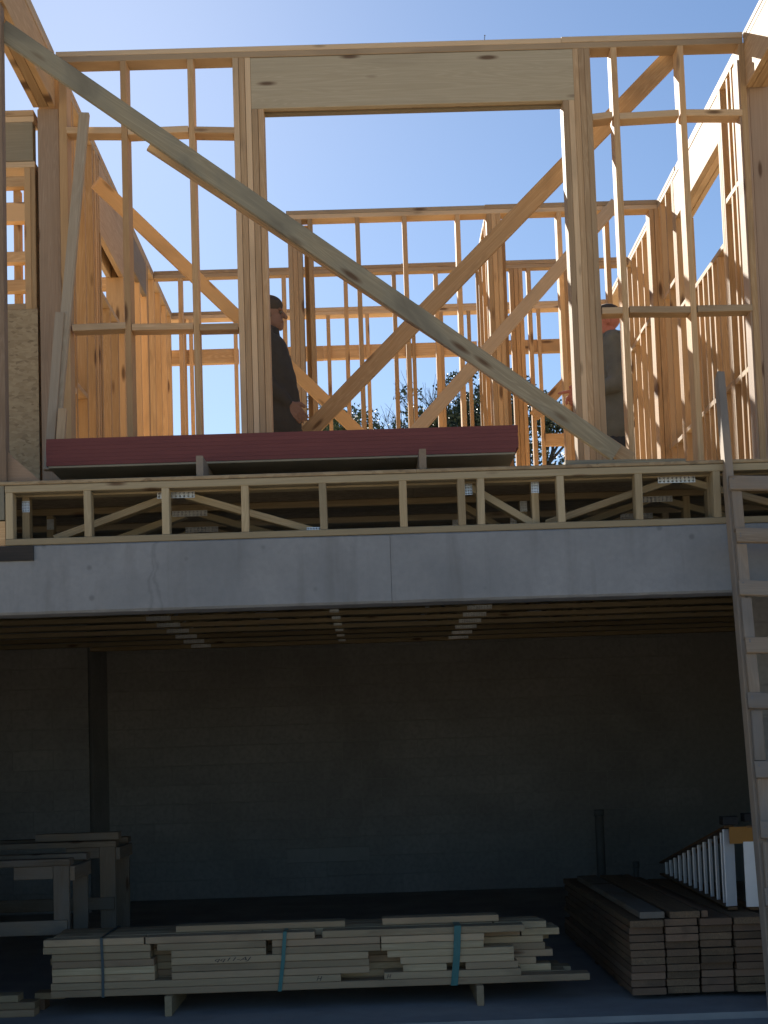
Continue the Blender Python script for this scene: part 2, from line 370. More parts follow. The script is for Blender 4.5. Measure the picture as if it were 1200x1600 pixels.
# subfloor sheets: 1.22 m strips, joints across
sf = thing('subfloor', 'strand board deck laid over the floor trusses', 'deck', (0, YF, DECK))
y = YF-0.006; k = 0
while y < 16.3:
    y1 = min(y+1.219, 16.4); x = -4.6-(k % 2)*1.2
    while x < 4.6:
        a, b_ = max(x, -4.6), min(x+2.438, 4.6)
        if b_-a > 0.05: box('deck_sheet', a+.001, b_-.001, y+.001, y1-.001, DECK-0.019, DECK, M['osb'], sf, 'x')
        x += 2.438
    y = y1; k += 1
# left end: rim pieces beside the truss end
o = box('rim_post', xat(-12), xat(6.5), YF+0.004, YF+0.09, W(4, 812, YF).z, DECK-0.02, M['grey'], None, 'z'); tag(o, 'short upright timber standing at the left end of the rim truss', 'timber')
o = box('rim_block', xat(-60), xat(7), YF+0.01, YF+0.1, BEAM_T+0.002, W(4, 813, YF).z-0.002, M['pine'], None, 'x'); tag(o, 'orange pine block on the beam, below the short upright timber', 'block')
o = box('left_rim_joist', -4.6, xat(-13), YF+0.02, YF+0.06, BEAM_T+0.002 if False else W(4, 813, YF).z+0.0, DECK-0.02, M['grey'], None, 'x'); tag(o, 'grey rim joist running off to the left of the truss', 'joist')
o.name = 'rim_joist'

# ------------------------------------------------------------------ walls of the upper floor
XLW, XRW, TOP = -1.86, 2.48, 5.93            # inner faces of the side walls, top of the plates
Y1, Y2, Y3, Y4 = 9.13, 12.0, 13.42, 14.7     # front wall, middle wall and the two walls behind
D6, D4, T = 0.140, 0.089, 0.038
PB = TOP-2*T-0.002                            # underside of the double top plate
def vstud(r, Y, px, z0, z1, w=T, d=D6, name='stud', ref=400, mat='pine', dx=0.0, X=None):
    x = W(px, ref, Y).x if X is None else X
    return box(name, x-w/2, x+w/2, Y+dx, Y+dx+d, z0, z1, M[mat], r, 'z')
def plates(r, x0, x1, Y, d=D6, joint=None, top=TOP, mat='fir'):
    if joint is None: joint = x0+(x1-x0)*0.62
    box('top_plate', x0, x1, Y, Y+d, top-2*T-0.001, top-T-0.001, M[mat], r)
    box('top_plate', x0-0.0, joint-0.0005, Y+0.002, Y+d+0.002, top-T, top-0.004, M[mat], r)
    box('top_plate', joint+0.0005, x1, Y-0.002, Y+d-0.002, top-T, top, M[mat], r)
def hblock(r, Y, p0, p1, py, h=0.042, d=0.115, name='blocking', mat='pine', dy=0.0, tilt=0.0):
    a, b_ = W(p0, py, Y), W(p1, py, Y)
    zc = (W((p0+p1)/2, py, Y)).z
    return stick(name, (a.x, Y+dy+d/2, zc-tilt), (b_.x, Y+dy+d/2, zc+tilt), h, d, M[mat], r)

# --- front wall with the wide opening
fw = thing('front_wall_frame', 'front timber wall frame with one wide opening under a deep header', 'wall frame', (0.3, Y1, DECK))
JT = W(877, 60, Y1).x
plates(fw, W(87, 90, Y1).x, W(1160, 60, Y1).x, Y1, joint=JT)
box('bottom_plate', XLW, W(366, 400, Y1).x, Y1, Y1+D6, DECK+.001, DECK+T, M['pine'], fw)
box('bottom_plate', W(933, 400, Y1).x, XRW, Y1, Y1+D6, DECK+.001, DECK+T, M['pine'], fw)
ZB = DECK+T+0.001
HZ0 = W(640, 163, Y1).z                       # underside of the header
for p in (375, 384.6, 394.2): vstud(fw, Y1, p, DECK+.001, PB, name='king_stud', w=0.0362, dx=random.uniform(0, .004), mat='fir')
for p in (403.8, 413.4): vstud(fw, Y1, p, DECK+.001, HZ0-0.001, name='jack_stud', w=0.0362, dx=random.uniform(0, .005), mat='fir')
for p in (894.6, 903.8): vstud(fw, Y1, p, DECK+.001, HZ0-0.001, name='jack_stud', w=0.0362, dx=random.uniform(0, .005), mat='fir')
for p in (913, 922.2, 931.4): vstud(fw, Y1, p, DECK+.001, PB, name='king_stud', w=0.0362, dx=random.uniform(0, .004), mat='fir')
hx0, hx1 = W(399, 400, Y1).x, W(908.5, 400, Y1).x
M['header'] = wood('header_timber', (0.47, 0.405, 0.285), (0.36, 0.30, 0.20), (0.44, 0.39, 0.28), vary=0.2, knots=0.16, dirt=0.15)
box('header', hx0, hx1, Y1+0.004, Y1+0.05, HZ0, PB-.001, M['header'], fw)
box('header', hx0, hx1, Y1+0.092, Y1+0.138, HZ0, PB-.001, M['header'], fw)
box('header_spacer', hx0, hx1, Y1+0.052, Y1+0.09, HZ0+0.012, PB-.004, M['osb'], fw)
SL = [198.5, 304]; SRT = [974, 1079.5]
for p in SL+SRT: vstud(fw, Y1, p, ZB, PB, w=T)
vstud(fw, Y1, 100, ZB, PB, w=0.05, name='end_stud', ref=300)
vstud(fw, Y1, 1176, ZB, PB, w=T, name='end_stud', ref=400)
def rowblocks(r, Y, ps, py, slope=-0.03, **kw):
    for a, b_ in ps: hblock(r, Y, a, b_, py+slope*((a+b_)/2-ps[0][0]), tilt=random.uniform(-.006, .006), **kw)
rowblocks(fw, Y1, [(103, 189.5), (199.5, 294), (304.5, 366)], 203, 0.0, mat='fir')
rowblocks(fw, Y1, [(113, 196), (206, 301.5), (312, 372)], 510, 0.0, mat='fir')
rowblocks(fw, Y1, [(926, 957), (968, 1061), (1072, 1160)], 181, -0.03, mat='fir')
rowblocks(fw, Y1, [(941, 973), (984, 1079), (1090, 1176)], 485, -0.02, mat='fir')
nail_me = mesh_from('nail', [(0, 0, 0)], [])
bm = bmesh.new(); bmesh.ops.create_cone(bm, cap_ends=True, segments=8, radius1=0.0022, radius2=0.0022, depth=0.05); bmesh.ops.create_cone(bm, cap_ends=True, segments=8, radius1=0.005, radius2=0.005, depth=0.003, matrix=Matrix.Translation((0, 0, 0.025))); bm.to_mesh(nail_me); bm.free()
p = W(757, 58, Y1+0.05); place(link('nail', nail_me, M['nail']), Matrix.Translation((p.x, Y1+0.05, TOP+0.022)) @ Matrix.Rotation(0.1, 4, 'Y'), fw)

# --- walls running away from the viewer: inner face at X, outward sign s
def side_plates(r, X, s, y0, y1, joint):
    x0, x1 = sorted((X, X+s*D6))
    box('top_plate', x0, x1, y0, y1, TOP-2*T-.001, TOP-T-.001, M['fir'], r, 'y')
    box('top_plate', x0+.002, x1+.002, y0, joint-.002, TOP-T, TOP-.003, M['fir'], r, 'y')
    box('top_plate', x0-.002, x1-.002, joint+.002, y1, TOP-T, TOP, M['fir'], r, 'y')
def sstud(r, X, s, y, z0, z1, t=T, name='stud', mat='pine', off=0.0):
    x0, x1 = sorted((X+s*off, X+s*(D6+off)))
    # grain along z, wide face towards the viewer
    return stick(name, ((x0+x1)/2, y, z0), ((x0+x1)/2, y, z1), D6, t, M[mat], r, (0, 1, 0))
def sblock(r, X, s, y0, y1, z, name='blocking', h=T, mat='fir'):
    x0, x1 = sorted((X, X+s*D6))
    return box(name, x0, x1, y0, y1, z-h/2, z+h/2, M[mat], r, 'y')

rw = thing('right_wall_frame', 'right timber wall frame with sunlit stud edges and a high window opening', 'wall frame', (XRW, 11.4, DECK))
RY0, RY1 = Y1+D6+0.004, Y4-0.004
side_plates(rw, XRW, 1, RY0, RY1, 11.3)
box('bottom_plate', XRW, XRW+D6, RY0, RY1, DECK+.001, DECK+T, M['pine'], rw, 'y')
def ry(px, py=530): return WX(px, py, XRW).y
hzb = WX(1100, 262, XRW).z
szt = WX(1107, 413, XRW).z
wy0, wy1 = ry(1140), ry(1065)                  # near and far sides of the window opening
for yy in (wy0-0.02, wy0-0.06): sstud(rw, XRW, 1, yy, ZB, PB, name='king_stud')
for yy in (wy1+0.06, wy1+0.10): sstud(rw, XRW, 1, yy, ZB, PB, name='king_stud')
sstud(rw, XRW, 1, wy0+0.02, ZB, hzb-.001, name='jack_stud'); sstud(rw, XRW, 1, wy1+0.02, ZB, hzb-.001, name='jack_stud')
box('header', XRW+.002, XRW+.04, wy0+.001, wy1+.039, hzb, PB-.002, M['fir'], rw, 'y')
box('header', XRW+.098, XRW+.136, wy0+.001, wy1+.039, hzb, PB-.002, M['fir'], rw, 'y')
box('header_bottom', XRW+.042, XRW+.096, wy0+.001, wy1+.039, hzb+.004, hzb+.04, M['fir'], rw, 'y')
sblock(rw, XRW, 1, wy0+.04, wy1, szt-0.019, name='window_sill')
for px in (1127, 1119, 1111, 1103, 1095, 1088): sstud(rw, XRW, 1, ry(px), ZB, szt-.039, name='cripple_stud')
for px in (1172, 1164): sstud(rw, XRW, 1, ry(px)+0.14, ZB, PB)
ys = []
for px in (1050, 1041, 1029.5, 1020, 1010, 1001, 992, 984.5, 977.5):
    ys.append(ry(px, 530)); sstud(rw, XRW, 1, ys[-1], ZB, PB)
lowz = WX(1055, 692, XRW).z; midz = WX(1010, 507, XRW).z
bl = sorted([RY0+0.02, wy0-0.08] + [ry(p) for p in (1127, 1111, 1095)] + [wy1+0.04, wy1+0.12] + ys)
for a, b_ in zip(bl, bl[1:]):
    if b_-a > 0.12: sblock(rw, XRW, 1, a+.02, b_-.02, lowz+random.uniform(-.012, .012))
bl = sorted([wy1+0.12]+ys)
for a, b_ in zip(bl, bl[1:]):
    if b_-a > 0.12: sblock(rw, XRW, 1, a+.02, b_-.02, midz+random.uniform(-.012, .012))
sblock(rw, XRW, 1, RY0+.09, wy0-.1, WX(1155, 283, XRW).z)

lw = thing('left_wall_frame', 'left timber wall frame of close orange studs with a small window gap', 'wall frame', (XLW, 11.8, DECK))
side_plates(lw, XLW, -1, Y1+D6+.004, Y4-0.004, 11.9)
box('bottom_plate', XLW-D6, XLW, Y1+D6+.004, Y4-.004, DECK+.001, DECK+T, M['pine'], lw, 'y')
ly0, ly1 = 10.72, 11.72
lst = [9.32, 9.72, 10.10, 10.42, 10.52, 10.60, 11.76, 11.80, 12.2, 12.6, 13.0, 13.06, 13.45, 13.85, 14.25, 14.6]
for yy in lst: sstud(lw, XLW, -1, yy, ZB, PB)
lhz = W(189, 407, 11.3).z; lsz = W(189, 470, 11.3).z-0.12
sstud(lw, XLW, -1, ly0-.02, ZB, lhz, name='jack_stud'); sstud(lw, XLW, -1, ly1-.0, ZB, lhz, name='jack_stud')
box('header', XLW-.04, XLW-.002, ly0-.04, ly1+.02, lhz+.001, PB-.002, M['fir'], lw, 'y')
box('header', XLW-.138, XLW-.1, ly0-.04, ly1+.02, lhz+.001, PB-.002, M['fir'], lw, 'y')
sblock(lw, XLW, -1, ly0, ly1-.02, lsz, name='window_sill')
for yy in (11.05, 11.4): sstud(lw, XLW, -1, yy, ZB, lsz-.02, name='cripple_stud')
sblock(lw, XLW, -1, 9.34, 9.70, W(112, 600, 9.5).z); sblock(lw, XLW, -1, 9.74, 10.08, W(118, 610, 9.9).z)
box('header', XLW-.042, XLW-.002, 12.22, 12.98, PB-.30, PB-.002, M['used'], lw, 'y')

# --- middle wall
mw = thing('middle_wall_frame', 'middle timber partition frame seen through the wide opening', 'wall frame', (0.9, Y2, DECK))
mx0 = W(447, 340, Y2).x
plates(mw, mx0, XRW-0.004, Y2, joint=W(757, 325, Y2).x)
box('bottom_plate', mx0, XRW-.004, Y2, Y2+D6, DECK+.001, DECK+T, M['pine'], mw)
for p in (456, 463.5, 471): vstud(mw, Y2, p, ZB, PB, ref=480, name='king_stud', mat='fir')
vstud(mw, Y2, 486, ZB, PB, ref=400); vstud(mw, Y2, 480, ZB, PB, ref=480, dx=0.15)
for p in (560.5, 634, 716.5): vstud(mw, Y2, p, ZB, PB, ref=400)
for p in (766, 773.5, 781): vstud(mw, Y2, p, ZB, PB, ref=400, name='king_stud')
vstud(mw, Y2, 789, ZB, PB, ref=400, dx=0.145)
for p in (876, 951, 1021, 1029): vstud(mw, Y2, p, ZB, PB, ref=400)
# a shorter stub wall behind the post, running away
st = thing('stub_wall_frame', 'short timber wall frame running back from the post in the middle partition', 'wall frame', (W(770, 400, Y2).x, 12.8, DECK))
sx = W(762, 450, 12.6).x
for yy in (12.22, 12.6, 13.0, 13.3): stick('stud', (sx, yy, ZB), (sx, yy, PB), D4, T, M['pine'], st, (0, 1, 0))
box('top_plate', sx-D4/2, sx+D4/2, Y2+D6+.01, Y3-.01, PB+.001, PB+T, M['fir'], st, 'y')
box('bottom_plate', sx-D4/2, sx+D4/2, Y2+D6+.01, Y3-.01, DECK+.001, DECK+T, M['fir'], st, 'y')

# --- third wall
tw = thing('third_wall_frame', 'timber partition frame standing behind the middle partition', 'wall frame', (0.4, Y3, DECK))
plates(tw, XLW+.004, XRW-.004, Y3, d=D4, joint=0.4)
box('bottom_plate', XLW+.004, XRW-.004, Y3, Y3+D4, DECK+.001, DECK+T, M['pine'], tw)
for p in (282.5, 445, 542, 618, 684, 752, 758, 830, 888, 955): vstud(tw, Y3, p, ZB, PB, ref=520, d=D4)
for p in (801, 808, 815): vstud(tw, Y3, p, ZB, PB, ref=480, d=D4, name='king_stud')
# --- rear wall with long headers
bw_ = thing('rear_wall_frame', 'rearmost timber wall frame with a continuous header band against the sky', 'wall frame', (0.4, Y4, DECK))
plates(bw_, -4.2, XRW+D6, Y4, joint=-0.6)
box('bottom_plate', -4.2, XRW+D6, Y4, Y4+D6, DECK+.001, DECK+T, M['pine'], bw_)
hb1, hb0 = W(600, 536, Y4).z, W(600, 557, Y4).z
for a, b_ in ((246, 372), (380, 505), (505, 746), (748, 990)):
    box('header', W(a, 545, Y4).x+.001, W(b_, 545, Y4).x-.001, Y4+.03, Y4+.11, hb0+random.uniform(-.01, .01), hb1, M['pine'], bw_)
for p in (251, 289, 300, 369, 515, 576.5, 638.5, 648, 692, 735, 845, 892, 930): vstud(bw_, Y4, p, ZB, PB, ref=580, d=0.028 if False else 0.029, name='stud')
box('window_sill', W(848, 685, Y4).x, W(900, 685, Y4).x, Y4+.03, Y4+.12, W(870, 694, Y4).z, W(870, 676, Y4).z, M['pine'], bw_)
# far right return wall beyond
fr = thing('far_wall_frame', 'sunlit timber wall frame at the far right beyond the rear partitions', 'wall frame', (2.6, 15.5, DECK))
for i in range(6): sstud(fr, 2.25, 1, 14.95+i*0.3, ZB, PB-.3)
box('top_plate', 2.25, 2.25+D6, 14.88, 16.3, PB-.299, PB-.299+2*T, M['fir'], fr, 'y')
box('bottom_plate', 2.25, 2.25+D6, 14.88, 16.3, DECK+.001, DECK+T, M['fir'], fr, 'y')

# --- left wing: front-facing wall with window, and side beam over the balcony
YW = 9.16
wg = thing('left_wing_frame', 'left wing wall frame with boxed header, small window and strand board below', 'wall frame', (-2.3, YW, DECK))
wtop = W(30, 172, YW).z
def wx(px, py=400): return W(px, py, YW).x
box('top_plate', -4.3, wx(52, 180), YW, YW+D6, wtop-T, wtop, M['fir'], wg)
box('top_plate', -4.3, wx(52, 180), YW+.003, YW+D6, wtop-2*T-.001, wtop-T-.001, M['fir'], wg)
box('window_header', -4.3, wx(51, 220), YW-.003, YW+.09, W(30, 252, YW).z, wtop-2*T-.003, M['header'], wg)
box('header_bottom', -4.3, wx(54, 250), YW-.001, YW+D6, W(30, 262, YW).z, W(30, 252.5, YW).z, M['fir'], wg)
zc = W(30, 262.5, YW).z; zs = W(30, 474, YW).z
vstud(wg, YW, 44, DECK+.001, zc, w=T, name='jack_stud', ref=400); vstud(wg, YW, 52, DECK+.001, zc, w=0.033, name='king_stud', ref=400, dx=.006)
box('window_sill', -4.3, wx(39.5), YW+.003, YW+D6, zs-T, zs, M['fir'], wg)
zz = [DECK+.003, W(35, 644, YW).z, W(35, 549, YW).z, zs-T-.003]
for a, b_ in zip(zz, zz[1:]): box('wall_panel', -4.3, wx(61, 600), YW-.014, YW-.003-.002*(a > 3.5), a-.004*(a > 3.5), b_-.001, M['osb'], wg)
cl = thing('corner_post', 'broad corner post of nailed studs between left wing and front wall', 'post', (wx(78), YW, DECK))
box('stud', wx(62, 400), wx(96, 400), YW-.012, YW+.026, DECK+.001, W(70, 172, YW).z, M['tan'], cl, 'z')
box('stud', wx(64, 400), wx(95, 400), YW+.03, YW+.066, DECK+.001, W(70, 172, YW).z, M['pine'], cl, 'z')
# rear wall of the wing, seen through its window
wr = thing('wing_rear_frame', 'bits of wall framing seen through the small left window', 'wall frame', (-3, 12, DECK))
def w12(px, py): return W(px, py, 12.0)
for (a, b_) in ((262, 292), (316, 346), (393, 410), (437, 455)):
    box('rail', -4.4, XLW-D6-.05, 12, 12.089, w12(20, b_).z, w12(20, a).z, M['pine'], wr)
for p in (26, 43): vstud(wr, 12.091, p, ZB, w12(20, 290).z, w=0.055, d=D4, ref=350)
# side beams over the balcony
def side_beam(name, label, X, s, y0, y1, hb):
    r = thing(name, label, 'beam', (X, y0, hb))
    x0, x1 = sorted((X, X+s*D6))
    box('top_plate', x0, x1, y0, y1, TOP-T, TOP, M['fir'], r, 'y'); box('top_plate', x0+.002, x1+.002, y0, y1, TOP-2*T-.001, TOP-T-.001, M['fir'], r, 'y')
    for k in (0.002, 0.1): 
        a, b_ = sorted((X+s*k, X+s*(k+.038))); box('header', a, b_, y0, y1, hb+.001, TOP-2*T-.003, M['pine'], r, 'y')
    a, b_ = sorted((X+s*.042, X+s*.098)); box('header_bottom', a, b_, y0, y1, hb, hb+.036, M['pine'], r, 'y')
    return r
side_beam('left_beam', 'timber side beam high on the left, running out towards the viewer', XLW, -1, 7.80, YW-.02, WX(30, 128, XLW-D6).z)
side_beam('right_beam', 'timber side beam high on the right, with sunlit plates on top', XRW, 1, 7.80, YW-.02, WX(30, 128, XLW-D6).z)
o = box('porch_post', W(-6, 400, 7.86).x, W(8.5, 400, 7.86).x, 7.82, 7.90, DECK+.001, WX(30, 128, XLW-D6).z-.002, M['tan'], None, 'z'); tag(o, 'single upright at the extreme left edge, carrying the left side beam', 'post')
# right wing
wr2 = thing('right_wing_frame', 'shaded right wing wall of boards beside the sunlit right wall', 'wall frame', (2.9, YW, DECK))
rx0 = W(1174, 400, YW).x
sx0 = rx0
for i, w_ in enumerate((0.038, 0.14, 0.184, 0.184, 0.184, 0.184, 0.184)):
    box('stud' if i == 0 else 'wall_board', sx0+.001, sx0+w_-.002, YW-.012*(i == 0), YW+.036, DECK+.001, W(1190, 100, YW).z-random.uniform(0, .03), M['tan'], wr2, 'z'); sx0 += w_
pp = box('post', rx0-.03, rx0-.003, YW-.02, YW+.11, DECK+.001, PB-.1, M['tan'], wr2, 'z')

# ------------------------------------------------------------------ braces and loose planks
def brace(name, label, a, Ya, b_, Yb, w, t=T, mat='pine', over=0.0):
    p0, p1 = W(*a, Ya), W(*b_, Yb)
    o = stick(name, p0, p1, w, t, M[mat], None, (0, 1, 0)); return tag(o, label, 'brace')
b1 = brace('diagonal_brace', 'long weathered grey brace slanting down across the whole opening', (2, 46), 7.9, (962, 708), 8.7, 0.105, mat='grey')
b2 = brace('diagonal_brace', 'thin second board nailed behind the long grey brace, lower edge showing', (236, 224), 8.2, (985, 719), 8.78, 0.09, mat='fir')
brace('diagonal_brace', 'sunlit brace rising to the top of the right front studs', (478, 680), 10.6, (1056, 82), Y1+D6+.03, 0.118, mat='fir')
brace('diagonal_brace', 'middle partition brace rising right, parallel to the bigger sunlit brace', (640, 685), 11.2, (962, 318), Y2-.03, 0.10, mat='fir')
brace('diagonal_brace', 'brace descending right from the left wall, behind the left studs', (150, 285), Y1+D6+.4, (575, 690), 11.6, 0.092, mat='pine')
brace('diagonal_brace', 'short brace low beside the pointing hand, against the rear wall', (835, 650), 13.1, (905, 575), 13.3, 0.10, mat='pine')
o = stick('leaning_board', W(131, 176, 9.06)+Vector((0, .02, 0)), W(84, 700, 8.75), 0.062, T, M['lean'], None, (0, 1, 0)); tag(o, 'tall grey board leaning in the left corner against the wall', 'board')
o = stick('leaning_board', W(94, 490, 8.86), W(76, 735, 8.7), 0.055, T, M['lean'], None, (0, 1, 0)); tag(o, 'short grey board leaning at the foot of the tall leaning board', 'board')
o = stick('leaning_board', W(98, 640, 8.72), W(92, 735, 8.66), 0.05, T, M['fir'], None, (0, 1, 0)); tag(o, 'smallest pale offcut standing before the leaning boards at left', 'board')
fl = stick('deck_plank', W(880, 717, 7.93), W(1066, 714, 7.93), 0.030, 0.16, M['grey'], None, (0, 1, 0)); tag(fl, 'grey plank lying flat on the deck edge under the long brace', 'plank')
fl.location.z = DECK+0.017
# triangular offcut at the left deck corner
def prism(name, pts, Y, t, mat):
    P = [W(x, y, Y) for x, y in pts]; n = len(P)
    vs = [p for p in P]+[p+Vector((0, t, 0)) for p in P]
    fs = [tuple(range(n-1, -1, -1)), tuple(range(n, 2*n))]+[(i, (i+1) % n, n+(i+1) % n, n+i) for i in range(n)]
    return link(name, mesh_from(name, vs, fs), mat)
o = prism('plywood_offcut', [(-30, 690), (6, 700), (22, 716), (64, 752), (62, 758), (-30, 760)], 7.86, 0.05, M['tan']); tag(o, 'three-cornered timber offcut standing on the deck at the left edge', 'offcut')

# ------------------------------------------------------------------ red-edged sheet stack on its sleepers
YS = 8.08
rs = thing('sheet_stack', 'stack of long sheets with dark red painted edges lying on the deck', 'sheet stack', (-0.45, YS, DECK))
ra, rb = W(72, 700, YS).x, W(810, 690, YS).x
zt_, zb_ = W(440, 675, YS).z, W(440, 717, YS).z
n = 7; hh = (zt_-zb_)/n
for i in range(n):
    e0, e1 = random.uniform(-.002, .002), random.uniform(-.0015, .0015)
    ym = random.uniform(-.0003, .0003)
    box('sheet', ra+e0, rb+e1-(0.012 if i == 0 else 0), YS+ym, YS+1.2, zb_+i*hh+.0001, zb_+(i+1)*hh-.0001, M['red'], rs)
box('underlay_sheet', ra+.01, rb-.02, YS+.004, YS+1.19, zb_-.0125, zb_-.0005, M['plyface'], rs)
for px in (312, 661):
    x = W(px, 728, 7.86).x
    o = box('sleeper', x-.0185, x+.0185, 7.86, 9.1, DECK+.001, zb_-.0135, M['used'], None, 'y'); tag(o, 'grey sleeper under the red sheets, ' + ('left of the two' if px < 500 else 'right of the two'), 'sleeper', 'sleepers under the red sheets')

# ------------------------------------------------------------------ site-built ladder at the right
A, B = W(1124, 588, 8.0), W(1186, 1300, 7.0)
dr = (B-A).normalized(); foot = A+dr*((A.z+0.03)/-dr.z)
ld = thing('wooden_ladder', 'site-built wooden ladder of nailed cleats leaning on the deck at right', 'ladder', foot)
nrm = Vector((1, 0, 0)).cross(dr).normalized()
if nrm.y > 0: nrm = -nrm                       # towards the viewer
ux = Vector((1, 0, 0)); ux = (ux-dr*ux.dot(dr)).normalized()
for k in (0.0, 0.50):
    stick('rail', A+ux*k, foot+ux*k, 0.040, 0.089, M['used'], ld, nrm)
def along(py):
    lo, hi = 0.0, 3.6
    for _ in range(40):
        m_ = (lo+hi)/2
        if proj(A+dr*m_)[1] < py: lo = m_
        else: hi = m_
    return lo
ts = [along(p) for p in (769, 851, 933.5, 1020, 1107.5, 1212, 1310, 1412, 1515)]
rt_ = 0.0445
for i, t_ in enumerate(ts):
    c = A+dr*t_+nrm*(rt_+0.0385+0.010)+ux*(0.25+random.uniform(-.008, .008))
    tl = random.uniform(-.006, .006)
    rg = stick('rung', c-ux*0.265+dr*tl, c+ux*0.285-dr*tl, 0.083, 0.02, M['used'], ld, nrm)
    for dx_ in (-0.245, -0.245, 0.25, 0.25):
        q = c+ux*dx_+dr*random.uniform(-.03, .03)+nrm*0.0103
        nd = mesh_from('nail_head', [(0.004*math.cos(a), 0.004*math.sin(a), 0.0) for a in [j*math.pi/4 for j in range(8)]]+[(0, 0, .001)], [(j, (j+1) % 8, 8) for j in range(8)])
        zq = nrm.to_track_quat('Z', 'Y').to_matrix().to_4x4(); zq.translation = q
        place(link('nail_head', nd, M['nail']), zq, ld)
for i in range(len(ts)-1):
    for k in (0.006, 0.494):
        a_, b_ = ts[i]+0.045, ts[i+1]-0.045
        q0, q1 = A+dr*a_+nrm*(rt_+0.0195)+ux*(k+.012), A+dr*b_+nrm*(rt_+0.0195)+ux*(k+.012)
        stick('cleat', q0, q1, 0.052, 0.036, M['used'], ld, nrm)

# ------------------------------------------------------------------ strapped bundle of offcuts
YB = 8.86
bu = thing('lumber_bundle', 'strapped bundle of pale short boards on sleepers on the garage floor', 'lumber', (-0.4, YB, 0))
RX = lambda px, py=1510: W(px, py, YB).x
zrow = lambda r: W(600, 1542.5-11.35*r, YB).z   # underside of row r, counted from the floor
RH = zrow(1)-zrow(0)
rows = {0: [(79, 921, 0)], 1: [(79, 532, 0), (600, 814, 0)], 2: [(81, 241, 0), (268, 577, 0), (630, 702, 1), (728, 814, 1)],
        3: [(81, 241, 0), (268, 577, 0), (626, 804, 0)], 4: [(81, 240, 0), (268, 576, 0), (606, 804, 0)],
        5: [(81, 235, 0), (268, 416, 0), (426, 595, 0), (597, 757, 0)], 6: [(67, 235, 0), (246, 416, 0), (426, 595, 0), (597, 758, 0)],
        7: [(68, 225, 0), (228, 497, 1), (505, 826, 1)]}
WB = 0.14
def pointed(L, w, t, mat):
    me = board_mesh(L, w, t, mat).copy()
    for v in me.vertices:
        if v.co.x > 0 and abs(v.co.z) < t: v.co.x -= abs(v.co.y)*0.35
    return me
front = {}
for r_, lst_ in rows.items():
    for (a, b_, pt) in lst_:
        x0, x1 = RX(a), RX(b_); z0 = zrow(r_); dy = random.uniform(0, .012)
        o = box('board', x0, x1, YB+dy, YB+dy+WB, z0+.0006, z0+RH-.0012, M['pale'], bu)
        front[(r_, a)] = o
        if r_ and r_ != 4: o.matrix_basis = o.matrix_basis @ Matrix.Rotation(random.uniform(-.0016, .0016), 4, 'Z')
        if pt: # a sawn birdsmouth end
            me = o.data.copy()
            for v in me.vertices:
                if v.co.x > 0: v.co.x -= (RH/2-abs(v.co.y))*0.0+abs(v.co.y)*0.9
            o.data = me
for r_ in range(8):                             # ranks behind
    for c in (1, 2, 3):
        x = RX(75+random.uniform(-6, 25)); end = RX({0: 915, 1: 870, 2: 858, 3: 885, 4: 850, 5: 868, 6: 890, 7: 880}[r_]+random.uniform(-25, 14)-(c-1)*8)
        if c == 3 and r_ == 7: end = RX(785)
        while x < end-0.15:
            L = min(random.uniform(0.8, 1.9), end-x); z0 = zrow(r_)
            box('board', x, x+L-.01, YB+0.015+c*(WB+.008), YB+.015+c*(WB+.008)+WB, z0+.0006, z0+RH-.0012, M['pale'], bu); x += L
box('board', RX(600), RX(786), YB+.2, YB+.34, zrow(8)+.001, zrow(8)+RH-.002, M['pale'], bu)
box('board', RX(270), RX(540), YB+.17, YB+.31, zrow(8)+.001, zrow(8)+RH-.004, M['pale'], bu)
def strap(px0, px1, w, mat, lab):
    """thin band round the bundle"""
    xa, xb = RX(px0, 1445), RX(px1, 1545); z0, z1 = zrow(0)-.002, zrow(8)+.004
    y0, y1 = YB-.004, YB+4*WB+.06
    pr = [((xa, y0, z1), (xb, y0, z0)), ((xb, y0, z0), (xb, y1, z0)), ((xb, y1, z0), (xa, y1, z1)), ((xa, y1, z1), (xa, y0, z1))]
    vs, fs = [], []
    loop = [(xa, y0, z1), (xb-.003 if False else (xa+xb)/2+.004, y0-.001, (z0+z1)/2), (xb, y0, z0), (xb, y1, z0), (xa, y1, z1)]
    for (x, y_, z) in loop:
        for s_ in (-w/2, w/2):
            for e in (0, .0015): 
                f = 1 if e else 0
                cy_, cz_ = (YB+.3), (z0+z1)/2
                vs.append((x+s_, y_+(.0015*f if y_ > cy_ else -.0015*f), z+(.0015*f if z > cz_ else -.0015*f)))
    n_ = len(loop)
    for i in range(n_):
        j = (i+1) % n_; a_, b_ = i*4, j*4
        fs += [(a_+1, a_+3, b_+3, b_+1), (a_, b_, b_+2, a_+2), (a_, a_+1, b_+1, b_), (a_+2, b_+2, b_+3, a_+3)]
    o = place(link('strap', mesh_from('strap', vs, fs), mat), Matrix.Identity(4), bu); o['label'] = lab
strap(445, 437, 0.022, M['teal'], 'narrow teal strap left of centre')
strap(715, 710, 0.040, M['teal'], 'broad teal strap on the right')
strap(158, 161, 0.016, M['darkstrap'], 'dark strap near the left end')
